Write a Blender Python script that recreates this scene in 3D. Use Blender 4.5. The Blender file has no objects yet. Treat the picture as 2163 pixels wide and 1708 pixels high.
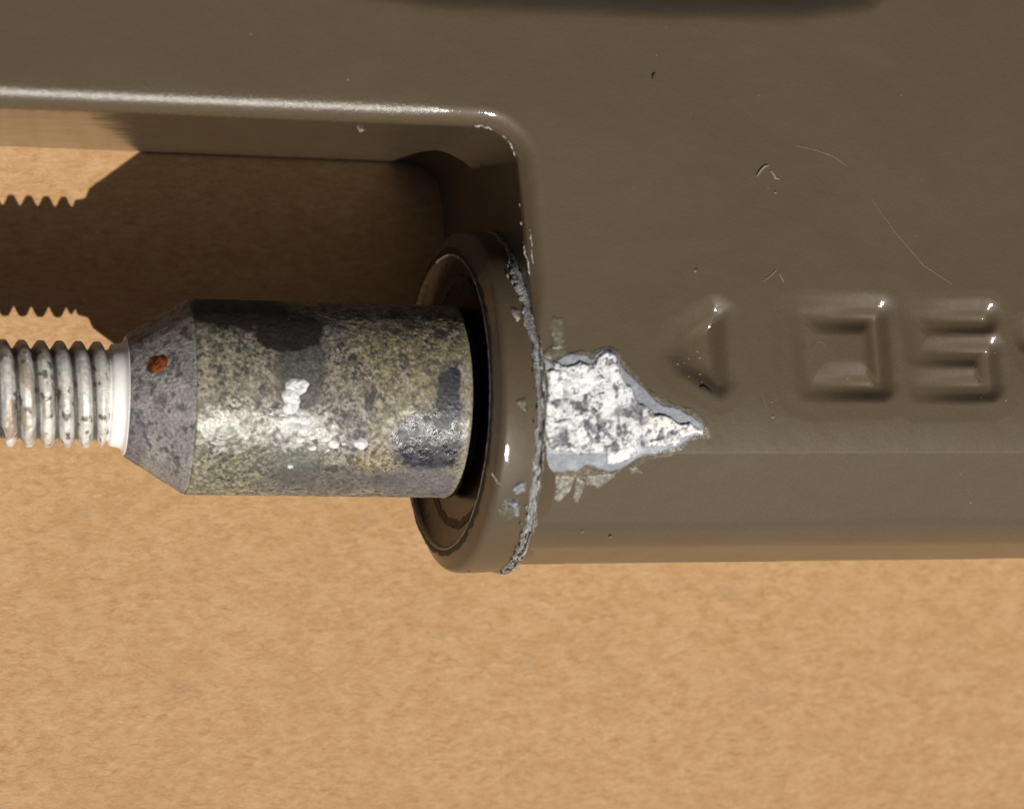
import bpy, math, random
import numpy as np
from mathutils import Matrix, Vector
random.seed(4); rng = np.random.default_rng(7)
S = 4.0e-5                      # metres per working unit (25 units = 1 mm)
scene = bpy.context.scene
COL = scene.collection

# ------------------------------------------------------------------ camera
CF = np.array([0.22478865, 0.03799226, -0.9736666])
CR = np.array([0.97421711, 0.01099184, 0.22534464])
CU = np.array([-0.01926374, 0.99921758, 0.03454187])
CC = np.array([0.0, 0.0, 6000.0]); FL = 6000.0
cd = bpy.data.cameras.new('camera'); cam = bpy.data.objects.new('camera', cd); COL.objects.link(cam)
m = Matrix.Identity(4)
for i in range(3):
    m[i][0] = CR[i]; m[i][1] = CU[i]; m[i][2] = -CF[i]; m[i][3] = CC[i]*S
cam.matrix_world = m
cd.sensor_width = 36.0; cd.lens = 36.0*FL/2163.0
cd.clip_start = 0.01; cd.clip_end = 50.0
cd.dof.use_dof = True; cd.dof.focus_distance = 5660*S; cd.dof.aperture_fstop = 32.0
scene.camera = cam

# ------------------------------------------------------------------ light
SUN = Vector((0.085, -0.705, 1.0)).normalized()
w = bpy.data.worlds.new('World'); scene.world = w; w.use_nodes = True
nt = w.node_tree; nt.nodes.clear()
sky = nt.nodes.new('ShaderNodeTexSky'); sky.sky_type = 'NISHITA'; sky.sun_disc = False
sky.sun_elevation = math.asin(SUN.z); sky.sun_rotation = math.atan2(SUN.x, SUN.y)
sky.altitude = 5000; sky.air_density = 0.35; sky.dust_density = 0.6; sky.ozone_density = 0.2
bg = nt.nodes.new('ShaderNodeBackground'); bg.inputs[1].default_value = 0.05
ow = nt.nodes.new('ShaderNodeOutputWorld')
nt.links.new(sky.outputs[0], bg.inputs[0]); nt.links.new(bg.outputs[0], ow.inputs[0])
sd = bpy.data.lights.new('sun', 'SUN'); sd.energy = 4.7; sd.angle = math.radians(0.5); sd.color = (1.0, 0.95, 0.86)
so = bpy.data.objects.new('sun', sd); COL.objects.link(so)
so.rotation_euler = SUN.to_track_quat('Z', 'Y').to_euler()
scene.view_settings.view_transform = 'Standard'; scene.view_settings.look = 'None'
scene.cycles.diffuse_bounces = 2
scene.view_settings.exposure = 0.0; scene.view_settings.gamma = 1.0

# ------------------------------------------------------------------ helpers
def ray(px, py):
    return CF + CR*(px-1081.5)/FL + CU*(854-py)/FL
def P(px, py, z):               # point at height z seen at a photograph position
    d = ray(px, py); return CC + d*((z-CC[2])/d[2])
def PXY(pts, z): return np.array([P(a, b, z)[:2] for a, b in pts])
def proj(p):
    d = p - CC; z = d @ CF
    return np.stack([1081.5 + FL*(d @ CR)/z, 854 - FL*(d @ CU)/z], -1)

def _h(ix, iy, iz, seed):
    n = (ix.astype(np.int64)*374761393 + iy.astype(np.int64)*668265263 + iz.astype(np.int64)*2147483647 + seed*144665) & 0xffffffff
    n = ((n ^ (n >> 13))*1274126177) & 0xffffffff
    n = ((n ^ (n >> 15))*2246822519) & 0xffffffff
    return ((n ^ (n >> 16)) & 0xffffff)/float(0xffffff)
def vnoise(p, seed=0):
    i = np.floor(p).astype(np.int64); f = p - i; f = f*f*(3-2*f)
    r = 0
    for dx in (0, 1):
        for dy in (0, 1):
            for dz in (0, 1):
                wt = (f[..., 0] if dx else 1-f[..., 0])*(f[..., 1] if dy else 1-f[..., 1])*(f[..., 2] if dz else 1-f[..., 2])
                r = r + wt*_h(i[..., 0]+dx, i[..., 1]+dy, i[..., 2]+dz, seed)
    return r
_a, _b = math.radians(37), math.radians(29)
ROT = np.array([[math.cos(_a), -math.sin(_a), 0], [math.sin(_a), math.cos(_a), 0], [0, 0, 1]]) @ np.array([[1, 0, 0], [0, math.cos(_b), -math.sin(_b)], [0, math.sin(_b), math.cos(_b)]])
def fbm(p, oct=4, seed=0):
    r = 0; a = 0.5; t = 0
    q = np.asarray(p, float)
    for k in range(oct):
        q = q @ ROT
        r = r + a*vnoise(q*(2.03**k) + k*17.3, seed+k); t += a; a *= .5
    return r/t
def ss(a, b, x):
    t = np.clip((x-a)/(b-a), 0, 1); return t*t*(3-2*t)
def mixc(c, d, t):
    return c*(1-t[..., None]) + np.asarray(d, float)*t[..., None]

def mk(name, v, f, mat, parent=None, normals=None, col=None, smooth=True, label=None, kind=None):
    me = bpy.data.meshes.new(name)
    v = np.asarray(v, float)
    fl = [tuple(int(k) for k in q) for q in f]
    me.from_pydata((v*S).tolist(), [], fl)
    if smooth: me.polygons.foreach_set('use_smooth', [True]*len(me.polygons))
    if col is not None:
        a = me.color_attributes.new('Col', 'FLOAT_COLOR', 'POINT')
        c = np.ones((len(v), 4)); c[:, :col.shape[1]] = col
        a.data.foreach_set('color', c.ravel())
    me.materials.append(mat)
    me.update()
    if normals is not None:
        me.normals_split_custom_set_from_vertices([tuple(n) for n in normals])
    o = bpy.data.objects.new(name, me); COL.objects.link(o)
    if parent is not None:
        o.parent = parent
        q = parent; off = Vector((0, 0, 0))
        while q is not None:
            off += q.location; q = q.parent
        o.location = -off
    if label: o['label'] = label
    if kind: o['kind'] = kind
    return o
def thing(name, label, cat, loc):
    o = bpy.data.objects.new(name, None); COL.objects.link(o)
    o.location = Vector(loc)*S; o.empty_display_size = 0.002
    o['label'] = label; o['category'] = cat
    return o
def grid_faces(nu, nv, wrap=False):
    i = np.arange(nu-1)[:, None]; j = np.arange(nv if wrap else nv-1)[None, :]
    j2 = (j+1) % nv
    return np.stack([i*nv+j, i*nv+j2, (i+1)*nv+j2, (i+1)*nv+j], -1).reshape(-1, 4)
def compact(v, f, *arrs):
    u, inv = np.unique(f, return_inverse=True)
    return (v[u], inv.reshape(f.shape)) + tuple(a[u] if a is not None else None for a in arrs)

# ------------------------------------------------------------------ materials
def newmat(name):
    m = bpy.data.materials.new(name); m.use_nodes = True
    n = m.node_tree.nodes; l = m.node_tree.links
    return m, n, l, n['Principled BSDF']
def ucoord(n, l, scale=(1, 1, 1)):
    tc = n.new('ShaderNodeTexCoord'); mp = n.new('ShaderNodeMapping')
    mp.inputs['Scale'].default_value = tuple(k/S for k in scale)
    l.new(tc.outputs['Object'], mp.inputs[0]); return mp.outputs[0]
def noise(n, l, vec, scale, detail=3, rough=.55, dist=0):
    t = n.new('ShaderNodeTexNoise'); t.inputs['Scale'].default_value = scale
    t.inputs['Detail'].default_value = detail; t.inputs['Roughness'].default_value = rough
    t.inputs['Distortion'].default_value = dist
    l.new(vec, t.inputs['Vector']); return t.outputs['Fac']
def ramp(n, l, fac, stops):
    r = n.new('ShaderNodeValToRGB'); e = r.color_ramp.elements
    while len(e) < len(stops): e.new(.5)
    for k, (p, c) in enumerate(stops):
        e[k].position = p; e[k].color = (c, c, c, 1) if not hasattr(c, '__len__') else (*c, 1)
    l.new(fac, r.inputs[0]); return r.outputs[0]
def mixn(n, l, fac, a, b, mode='MIX'):
    x = n.new('ShaderNodeMix'); x.data_type = 'RGBA'; x.blend_type = mode
    for s, val in ((x.inputs[0], fac), (x.inputs[6], a), (x.inputs[7], b)):
        if isinstance(val, bpy.types.NodeSocket): l.new(val, s)
        elif hasattr(val, '__len__'): s.default_value = (*val, 1)
        else: s.default_value = val if s.type == 'VALUE' else (val, val, val, 1)
    return x.outputs[2]
def math2(n, l, op, a, b):
    x = n.new('ShaderNodeMath'); x.operation = op
    for s, val in zip(x.inputs, (a, b)):
        if isinstance(val, bpy.types.NodeSocket): l.new(val, s)
        else: s.default_value = val
    return x.outputs[0]
def bump(n, l, h, dist_u, strength=1.0, prev=None):
    b = n.new('ShaderNodeBump'); b.inputs['Strength'].default_value = strength
    b.inputs['Distance'].default_value = dist_u*S
    l.new(h, b.inputs['Height'])
    if prev is not None: l.new(prev, b.inputs['Normal'])
    return b.outputs[0]

def mat_paint(name='brown_paint', base=(.093, .065, .037), rough=.5, worn=False):
    m, n, l, p = newmat(name)
    u = ucoord(n, l)
    a = noise(n, l, u, .004, 3); b = noise(n, l, u, .35, 2)
    c = mixn(n, l, ramp(n, l, a, [(.3, 0), (.7, 1)]), base, tuple(k*g for k, g in zip(base, (1.06, 1.13, 1.22))))
    g = ramp(n, l, b, [(.3, .80), (.7, 1.0)])
    c = mixn(n, l, 1.0, c, g, 'MULTIPLY')
    l.new(c, p.inputs['Base Color'])
    r = noise(n, l, u, .02, 4)
    rr = n.new('ShaderNodeMapRange'); rr.inputs[3].default_value = rough-.04; rr.inputs[4].default_value = rough+.06
    l.new(r, rr.inputs[0]); l.new(rr.outputs[0], p.inputs['Roughness'])
    h1 = noise(n, l, u, .012, 2); h2 = noise(n, l, u, .12, 3)
    h3 = noise(n, l, u, .22, 3, .6)
    nb = bump(n, l, h1, 1.8); nb = bump(n, l, h2, .3, 1, nb); nb = bump(n, l, h3, .14, 1, nb)
    p.inputs['Coat Weight'].default_value = .75; p.inputs['Coat IOR'].default_value = 1.5; p.inputs['Coat Roughness'].default_value = .07
    if worn:                                # scuffed along the edges of the notch
        at = n.new('ShaderNodeVertexColor'); at.layer_name = 'Col'
        sp_ = n.new('ShaderNodeSeparateColor'); l.new(at.outputs[0], sp_.inputs[0])
        sc = noise(n, l, u, .11, 4, .7)
        e = math2(n, l, 'MULTIPLY', sp_.outputs[0], ramp(n, l, sc, [(.40, .72), (.68, 1)]))
        mr = n.new('ShaderNodeMapRange'); mr.inputs[3].default_value = .07; mr.inputs[4].default_value = .30
        l.new(e, mr.inputs[0]); l.new(mr.outputs[0], p.inputs['Coat Roughness'])
        b3 = n.new('ShaderNodeBump'); b3.inputs['Distance'].default_value = 1.0*S
        l.new(sp_.outputs[0], b3.inputs['Strength']); l.new(noise(n, l, u, .15, 4, .7), b3.inputs['Height']); l.new(nb, b3.inputs['Normal']); nb = b3.outputs[0]
    p.inputs['Specular IOR Level'].default_value = .28
    l.new(nb, p.inputs['Coat Normal'])
    l.new(nb, p.inputs['Normal'])
    p.inputs['IOR'].default_value = 1.5
    return m
def mat_attr(name, rough=(.4, .6), metallic=0.0, fine=.22, contrast=(.55, 1.35), bumpd=6.0, bscale=.16, spec=.5, speck=0.0, gloss=False, alpha=1.0):
    m, n, l, p = newmat(name)
    u = ucoord(n, l)
    at = n.new('ShaderNodeVertexColor'); at.layer_name = 'Col'
    a = noise(n, l, u, fine, 4, .65)
    g = n.new('ShaderNodeMapRange'); g.inputs[1].default_value = .3; g.inputs[2].default_value = .7
    g.inputs[3].default_value = contrast[0]; g.inputs[4].default_value = contrast[1]
    l.new(a, g.inputs[0])
    c = n.new('ShaderNodeVectorMath'); c.operation = 'SCALE'
    l.new(at.outputs[0], c.inputs[0]); l.new(g.outputs[0], c.inputs['Scale'])
    out = c.outputs[0]
    if speck:
        s = noise(n, l, u, .17, 2, .5)
        out = mixn(n, l, ramp(n, l, s, [(.62, 0), (.70, speck)]), out, (.012, .011, .012))
        s2 = noise(n, l, ucoord(n, l, (1, 1.3, 1)), .33, 2, .5)
        out = mixn(n, l, ramp(n, l, s2, [(.66, 0), (.72, speck)]), out, (.45, .43, .38))
    l.new(out, p.inputs['Base Color'])
    r = n.new('ShaderNodeMapRange'); r.inputs[3].default_value = rough[0]; r.inputs[4].default_value = rough[1]
    l.new(ramp(n, l, noise(n, l, u, .035, 4, .65), [(.36, 0), (.62, 1)]), r.inputs[0]); l.new(r.outputs[0], p.inputs['Roughness'])
    if gloss:                               # how worn-smooth each place is, kept with the colour
        g2 = n.new('ShaderNodeMapRange'); g2.inputs[3].default_value = .52; g2.inputs[4].default_value = 0
        l.new(at.outputs[1], g2.inputs[0])
        l.new(math2(n, l, 'ADD', r.outputs[0], g2.outputs[0]), p.inputs['Roughness'])
    if alpha < 1:
        l.new(ramp(n, l, noise(n, l, u, .10, 4, .65), [(.35, alpha*.55), (.65, min(1, alpha*1.35))]), p.inputs['Alpha'])
    p.inputs['Metallic'].default_value = metallic
    p.inputs['Specular IOR Level'].default_value = spec
    h = noise(n, l, u, bscale, 5, .65)
    l.new(bump(n, l, h, bumpd), p.inputs['Normal'])
    return m
def mat_wood():
    m, n, l, p = newmat('pale_wood')
    tc = n.new('ShaderNodeTexCoord'); mp = n.new('ShaderNodeMapping')
    mp.inputs['Rotation'].default_value = (0, 0, math.radians(-3)); mp.inputs['Scale'].default_value = (1/S, 1/S, 1/S)
    l.new(tc.outputs['Object'], mp.inputs[0])
    def sc(x, y):
        q = n.new('ShaderNodeMapping'); q.inputs['Scale'].default_value = (x, y, 1); l.new(mp.outputs[0], q.inputs[0]); return q.outputs[0]
    fine = noise(n, l, sc(.040, .10), 1, 6, .66, .8)
    dash = noise(n, l, sc(.042, .125), 1, 4, .6, 1.0)
    big = noise(n, l, sc(.006, .010), 1, 5, .62, .6)
    grain = noise(n, l, sc(.16, .22), 1, 3, .6)
    c = ramp(n, l, fine, [(.26, (.33, .165, .060)), (.42, (.455, .256, .113)), (.58, (.515, .312, .154)), (.72, (.60, .395, .22))])
    c = mixn(n, l, ramp(n, l, dash, [(.52, 0), (.68, .55)]), c, (.31, .158, .062))
    c = mixn(n, l, ramp(n, l, big, [(.38, 0), (.66, .45)]), c, (.42, .235, .098))
    soft = noise(n, l, sc(.018, .03), 1, 4, .6, .5)
    c = mixn(n, l, ramp(n, l, soft, [(.45, 0), (.7, .45)]), c, (.58, .38, .20))
    c = mixn(n, l, 1.0, c, ramp(n, l, grain, [(.3, .88), (.7, 1.0)]), 'MULTIPLY')
    sm = noise(n, l, sc(.006, .009), 1, 4, .7, .4)
    c = mixn(n, l, ramp(n, l, sm, [(.62, 0), (.74, .5)]), c, (.30, .20, .13))
    pt = noise(n, l, sc(.03, .035), 1, 2, .5)
    c = mixn(n, l, ramp(n, l, pt, [(.76, 0), (.80, .45)]), c, (.2, .13, .09))
    l.new(c, p.inputs['Base Color'])
    p.inputs['Roughness'].default_value = .62; p.inputs['Specular IOR Level'].default_value = .3
    nb = bump(n, l, fine, 1.2); nb = bump(n, l, grain, .8, 1, nb); l.new(nb, p.inputs['Normal'])
    return m
def mat_plain(name, col, rough=.5, metallic=0, var=.25, scale=.1, bumpd=2.0):
    m, n, l, p = newmat(name); u = ucoord(n, l)
    a = noise(n, l, u, scale, 4, .6)
    c = ramp(n, l, a, [(.3, tuple(k*(1-var) for k in col)), (.7, tuple(min(1, k*(1+var)) for k in col))])
    l.new(c, p.inputs['Base Color']); p.inputs['Roughness'].default_value = rough; p.inputs['Metallic'].default_value = metallic
    l.new(bump(n, l, a, bumpd), p.inputs['Normal'])
    return m

M_PAINT = mat_paint()
M_BODY = mat_paint('scuffed_brown_paint', worn=True)
M_COLLAR = mat_paint('collar_brown_paint'); M_COLLAR.node_tree.nodes['Principled BSDF'].inputs['Coat Weight'].default_value = .45
M_WOOD = mat_wood()
M_SLEEVE = mat_attr('weathered_zinc_chromate', (.13, .30), .0, .3, (.65, 1.4), 1.8, .12, .75, 0, True)
M_CONE = mat_attr('dull_zinc', (.35, .55), .2, .2, (.5, 1.45), 5.0, .17, .5, .7)
M_ZINC = mat_attr('bright_zinc', (.3, .45), .15, .1, (.75, 1.15), 2.0, .12)
M_NECK = mat_attr('highlight_white_zinc', (.3, .4), 0, .1, (.95, 1.03), .6, .12)
M_CRUST = mat_attr('white_oxide', (.7, .9), 0, .35, (.85, 1.12), 1.6, .22, .2)
M_FILM = mat_attr('lifted_clear_coat', (.15, .35), 0, .3, (.8, 1.2), 1.6, .12, .5, 0, False, .62)
M_METAL = mat_attr('bare_grey_metal', (.25, .45), 0, .3, (.85, 1.15), 1.4, .12, .5)
M_SEAM = mat_attr('torn_seam', (.3, .6), .2, .3, (.6, 1.5), 6.0, .2, .5)
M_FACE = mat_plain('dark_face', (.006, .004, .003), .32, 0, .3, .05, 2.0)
M_DARK = mat_plain('dark_dirt_shade', (.01, .008, .007), .6, 0, .3, .2, 3.0)  # also paints the shade on the collar's inner lip
M_GLINT = mat_plain('chipped_glint_rim', (.19, .165, .135), .4, .1, .4, .1, 2.0)

# ------------------------------------------------------------------ the board it lies on
bv = [(-9000, -8000, 0), (12000, -8000, 0), (12000, 9000, 0), (-9000, 9000, 0),
      (-9000, -8000, -450), (12000, -8000, -450), (12000, 9000, -450), (-9000, 9000, -450)]
board = mk('wooden_board', bv, [(0, 1, 2, 3), (7, 6, 5, 4), (0, 4, 5, 1), (1, 5, 6, 2), (2, 6, 7, 3), (3, 7, 4, 0)], M_WOOD, smooth=False)
board['kind'] = 'structure'; board['label'] = 'pale sunlit wooden board under the bracket and stud'

# ------------------------------------------------------------------ bracket body as an implicit surface
AY, AZ = 220.0, 432.0           # axis of boss and stud
T = 757.0; X0 = 1268.0; XF = 1175.0
def seg(p, a, b):
    pa = p - a; ba = b - a
    h = np.clip((pa @ ba)/(ba @ ba), 0, 1)
    return np.linalg.norm(pa - h[..., None]*ba, axis=-1)
def poly_sd(p, poly):
    poly = np.asarray(poly, float); n = len(poly); d = np.full(p.shape[:-1], 1e9); ins = np.zeros(p.shape[:-1], bool)
    for i in range(n):
        a, b = poly[i], poly[(i+1) % n]
        d = np.minimum(d, seg(p, a, b))
        c = ((a[1] > p[..., 1]) != (b[1] > p[..., 1]))
        with np.errstate(divide='ignore', invalid='ignore'):
            c &= p[..., 0] < (b[0]-a[0])*(p[..., 1]-a[1])/(b[1]-a[1]) + a[0]
        ins ^= c
    return np.where(ins, -d, d)
TRI = PXY([(1412, 750), (1440, 712), (1508, 668), (1522, 676), (1532, 816), (1522, 828), (1440, 784)], T)
def strokes(pts): return [PXY(s, T) for s in pts]
ZERO = strokes([[(1694, 677), (1852, 677)], [(1852, 677), (1864, 820)], [(1864, 820), (1708, 820)], [(1708, 820), (1694, 677)]])
FIVE = strokes([[(2080, 683), (1932, 683)], [(1932, 683), (1938, 750)], [(1938, 750), (2086, 752)], [(2086, 752), (2092, 822)], [(2092, 822), (1944, 824)]])
DASH = strokes([[(2172, 722), (2260, 722)]])
ZHULL = PXY([(1694, 683), (1852, 683), (1862, 815), (1708, 815)], T)
FHULL = PXY([(1932, 683), (2084, 683), (2094, 823), (1944, 824)], T)
def d_hull(p):
    d = d_letters(p)
    return np.stack([d[..., 0], poly_sd(p, ZHULL)-25, poly_sd(p, FHULL)-22, d[..., 3]], -1)
ZX = (ZHULL[0, 0]-20, ZHULL[1, 0]); FX = (FHULL[0, 0]-30, FHULL[1, 0])
def d_letters(p):
    def st(ss_, r): return np.minimum.reduce([seg(p, s[0], s[1]) for s in ss_]) - r
    return np.stack([poly_sd(p, TRI) - 2, st(ZERO, 20), st(FIVE, 22), st(DASH, 20)], -1)
POCK = PXY([(700, -400), (780, -30), (900, -8), (1100, 2), (1400, 15), (1680, 17), (1830, -2), (1900, -60), (1920, -400)], T)
def ztop(x, y):
    p = np.stack([x, y], -1)
    yc = AY + (x-1300)*.02
    t = np.clip((yc + 50 - y)/156, 0, 1.3)
    z = T - 14*t**2.6
    z = z - 2.0*ss(500, 1000, np.abs(y-640))
    near = (x > 1350) & (x < 2800) & (y > 130) & (y < 520)
    dep = np.zeros(x.shape)
    if near.any():
        d = d_letters(p[near])
        pn = p[near]
        def dent(q, hi, lo):
            a = np.clip((np.array(hi) - d_letters(q))/(np.array(hi) - np.array(lo)), 0, 1)
            return a*a*(3-2*a)
        b = np.clip((42 - d_hull(pn))/30, 0, 1)
        xx = x[near]
        amp = np.stack([16*ss(TRI[0, 0]-30, TRI[2, 0]-10, xx)+7, 4+16*ss(ZX[0]+10, ZX[1]-10, xx), 3+14*ss(FX[0]+10, FX[1]-15, xx), 12+0*xx], -1)
        dd = amp*(.62*dent(pn, [12., 9, 8, 9], [-26., -19, -17, -17]) + .62*dent(pn - np.array([3., 13.]), [30., 24, 18, 18], [-34., -24, -19, -20])) + 1.3*b*(1.6-.6*b)
        dep[near] = dd.max(-1)
    pk = y > 900
    if pk.any():
        d = poly_sd(p[pk], POCK)
        dep[pk] += 80*ss(30, -95, d)
    return z - dep
def rmax(a, b, r):
    return np.hypot(np.maximum(a+r, 0), np.maximum(b+r, 0)) + np.minimum(np.maximum(a+r, b+r), 0) - r
def smax(a, b, k):
    h = np.clip(.5+.5*(a-b)/k, 0, 1); return a*h + b*(1-h) + k*h*(1-h)
XA, XB, YB = -700.0, 3100.0, 1500.0
def body(x, y, z):
    dt = z - ztop(x, y)
    yc = 236 + (x-1300)*.018
    dz = z - AZ; dz = np.where(dz < 0, dz*.6, dz)
    dy = np.minimum(y-yc, 0)
    sh = (x-1300)*.018
    pl = (y-114-sh)*(-.545) + (z-743)*.839
    side = np.where(z > 458, (y+54-sh)*(-.966) + (z-645)*.259, np.hypot(dy, dz) - 340)
    top = smax(dt, np.where(z > 470, rmax(pl, side, 34), side), .6)
    ya = 752 - 18*np.clip(z/712, 0, 1.1)
    xn = X0 - .10*np.maximum(y-215, 0)
    na = y - ya; nb = x - xn
    r = 70.0
    nd = np.hypot(np.maximum(na+r, 0), np.maximum(nb+r, 0)) + np.minimum(np.maximum(na+r, nb+r), 0) - r
    rf = 10 + 29*ss(300, 480, y)
    d = rmax(top, -nd, rf)
    d = np.maximum(d, -z)
    return np.maximum(np.maximum(d, XA-x), np.maximum(x-XB, y-YB))
def ax(*parts):
    out = []
    for a, b, s in parts: out += list(np.arange(a, b, s))
    return np.array(out + [parts[-1][1]], float)
xs = ax((-760, 120, 50), (120, 960, 16), (960, 1400, 6.5), (1400, 2420, 5.5), (2420, 3160, 45))
ys = ax((-150, 84, 8), (84, 156, 3), (156, 500, 5.5), (500, 660, 10), (660, 800, 6), (800, 960, 16), (960, 1100, 8), (1100, 1560, 40))
zs = ax((-20, 640, 30), (640, 790, 5.5))
def surface_nets(fn, xs, ys, zs):
    nx, ny, nz = len(xs), len(ys), len(zs)
    F = np.empty((nx, ny, nz))
    Y, Z = np.meshgrid(ys, zs, indexing='ij')
    # z-independent part is cheap enough to recompute per slab
    for i in range(0, nx, 20):
        X_, Y_, Z_ = np.meshgrid(xs[i:i+20], ys, zs, indexing='ij'); F[i:i+20] = fn(X_, Y_, Z_)
    ins = F < 0
    c = np.zeros((nx-1, ny-1, nz-1), np.int8)
    for a in (0, 1):
        for b in (0, 1):
            for d in (0, 1): c += ins[a:nx-1+a, b:ny-1+b, d:nz-1+d]
    act = (c > 0) & (c < 8)
    ci = np.argwhere(act); idx = np.full(act.shape, -1, np.int64); idx[act] = np.arange(len(ci))
    acc = np.zeros((len(ci), 3)); cnt = np.zeros(len(ci))
    axs = (xs, ys, zs)
    for axis in range(3):
        o1, o2 = [k for k in range(3) if k != axis]
        for a in (0, 1):
            for b in (0, 1):
                q = ci.copy(); q[:, o1] += a; q[:, o2] += b
                q2 = q.copy(); q2[:, axis] += 1
                f1 = F[tuple(q.T)]; f2 = F[tuple(q2.T)]
                s = (f1 < 0) != (f2 < 0)
                t = np.where(s, f1/np.where(s, f1-f2, 1), 0)
                pt = np.stack([axs[k][q[:, k]] for k in range(3)], -1)
                pt[:, axis] += t*(axs[axis][q2[:, axis]] - axs[axis][q[:, axis]])
                acc[s] += pt[s]; cnt[s] += 1
    v = acc/cnt[:, None]
    faces = []
    for axis in range(3):
        o1, o2 = (axis+1) % 3, (axis+2) % 3
        sl1 = [slice(None)]*3; sl2 = [slice(None)]*3
        sl1[axis] = slice(0, -1); sl2[axis] = slice(1, None)
        ch = ins[tuple(sl1)] != ins[tuple(sl2)]
        e = np.argwhere(ch)
        ok = (e[:, o1] > 0) & (e[:, o2] > 0) & (e[:, o1] < len(axs[o1])-1) & (e[:, o2] < len(axs[o2])-1)
        e = e[ok]
        def cell(a, b):
            q = e.copy(); q[:, o1] -= a; q[:, o2] -= b; return idx[tuple(q.T)]
        quad = np.stack([cell(1, 1), cell(0, 1), cell(0, 0), cell(1, 0)], -1)
        fl = ~ins[tuple(e.T)]
        quad[fl] = quad[fl][:, ::-1]
        faces.append(quad)
    return v, np.concatenate(faces)
def grad(fn, v, h=.6):
    g = np.empty_like(v)
    for k in range(3):
        a = v.copy(); b = v.copy(); a[:, k] += h; b[:, k] -= h
        g[:, k] = (fn(*a.T) - fn(*b.T))/(2*h)
    return g
bv, bf = surface_nets(body, xs, ys, zs)
for _ in range(3):
    g = grad(body, bv); d = body(*bv.T)
    st = -(d/np.maximum((g*g).sum(1), .2))[:, None]*g
    bv = bv + np.clip(st, -10, 10)
g = grad(body, bv, 1.2); bn = g/np.maximum(np.linalg.norm(g, axis=1), 1e-6)[:, None]

bracket = thing('cast_bracket', 'glossy brown painted cast bracket with notch, engraved marks and a white corroded chip', 'bracket', (1700, 300, 0))
cen = bv[bf].mean(1)
top_f = (cen[:, 2] > 700) & (cen[:, 0] > 1350) & (cen[:, 1] > 130) & (cen[:, 1] < 520)
lab = np.zeros(len(bf), int)
dl = d_letters(cen[top_f][:, :2]); w_ = dl.argmin(1) + 1; w_[dl.min(1) > 6] = 0
lab[top_f] = w_
for k, nm in enumerate(['body', 'engraved_arrow', 'engraved_zero', 'engraved_five', 'engraved_dash']):
    sel = bf[lab == k]
    if len(sel) == 0: continue
    v_, f_, n_ = compact(bv, sel, bn)
    if nm == 'body':
        ea = np.maximum(v_[:, 1] - 734, v_[:, 0] - X0 + .10*np.maximum(v_[:, 1]-215, 0)); ea = np.where(v_[:, 1] > 480, np.minimum(np.abs(np.maximum(v_[:, 1]-734, -999)), 1e9), 1e9)
        wr = ss(60, 40, ea)*ss(690, 715, v_[:, 2])*ss(1130, 1000, v_[:, 0])
        mk(nm, v_, f_, M_BODY, bracket, normals=n_, col=np.repeat(wr[:, None], 3, 1))
    else:
        mk(nm, v_, f_, M_PAINT, bracket, normals=n_)

# ------------------------------------------------------------------ boss collar (lathe about the axis)
def lathe(prof, nseg=160, phis=None, wob=None):
    prof = np.array(prof, float)
    ph = np.linspace(0, 2*np.pi, nseg, endpoint=False) if phis is None else phis
    X = prof[:, 0][:, None] + 0*ph; R = prof[:, 1][:, None] + 0*ph
    if wob is not None: X, R = wob(X, R, ph[None, :]+0*X)
    v = np.stack([X, AY + R*np.sin(ph), AZ + R*np.cos(ph)], -1)
    f = grid_faces(len(prof), len(ph), wrap=phis is None)
    return v.reshape(-1, 3), f[:, ::-1]
def arc(cx, cr, r, a0, a1, n=10):
    t = np.radians(np.linspace(a0, a1, n)); return [(cx + r*np.cos(k), cr + r*np.sin(k)) for k in t]
prof = []
t = np.linspace(0, 1, 14)
prof = [(X0+40, 322), (X0+14, 330)] + [(X0+2 - 62*k, 336 + 6*math.sin(math.pi*.5*k)) for k in t]     # crowned top
prof += arc(XF+24, 342-15, 15, 90, 172, 12)[1:]
prof += [(XF+5, 320), (XF+1.5, 310), (XF, 304)]
def lean(X, R, ph):             # the collar is longer on the side that faces the board
    k = np.clip((X0-10-X)/(X0-10-XF), 0, 1.0)
    return X - .095*k*(724-AZ-R*np.cos(ph)), R
v, f = lathe(prof, 240, wob=lean)
collar = mk('boss_collar', v, f, M_COLLAR, bracket)
jag = lambda X, R, ph, k, sd: R + k*(fbm(np.stack([np.cos(ph)*14, np.sin(ph)*14, R*.02], -1), 4, sd)-.5)*2
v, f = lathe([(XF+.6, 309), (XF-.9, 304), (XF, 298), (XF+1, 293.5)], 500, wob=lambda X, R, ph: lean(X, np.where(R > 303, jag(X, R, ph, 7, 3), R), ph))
mk('dirt_shade_ring', v, f, M_DARK, collar)  # jagged dirt line; the lip's shade beside it is painted dark too
v, f = lathe([(XF+1.5, 297), (XF-1.8, 295), (XF-2, 292.5), (XF+6, 289.5)], 500, wob=lambda X, R, ph: lean(X + 1.2*vnoise(np.stack([ph*30, X*0, X*0], -1)), R + 1.6*vnoise(np.stack([ph*40, R*.2, R*0], -1), 3), ph))
mk('chipped_glint_rim', v, f, M_GLINT, collar)  # chipped edge; its glint is partly put into the paler colour
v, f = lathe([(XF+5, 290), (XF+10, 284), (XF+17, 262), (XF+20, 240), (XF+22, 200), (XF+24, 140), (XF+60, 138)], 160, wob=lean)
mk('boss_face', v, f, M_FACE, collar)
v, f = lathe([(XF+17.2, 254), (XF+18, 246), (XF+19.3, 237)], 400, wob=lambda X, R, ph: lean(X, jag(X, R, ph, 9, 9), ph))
mk('dirt_shade_ring', v, f, M_DARK, collar)

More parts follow.
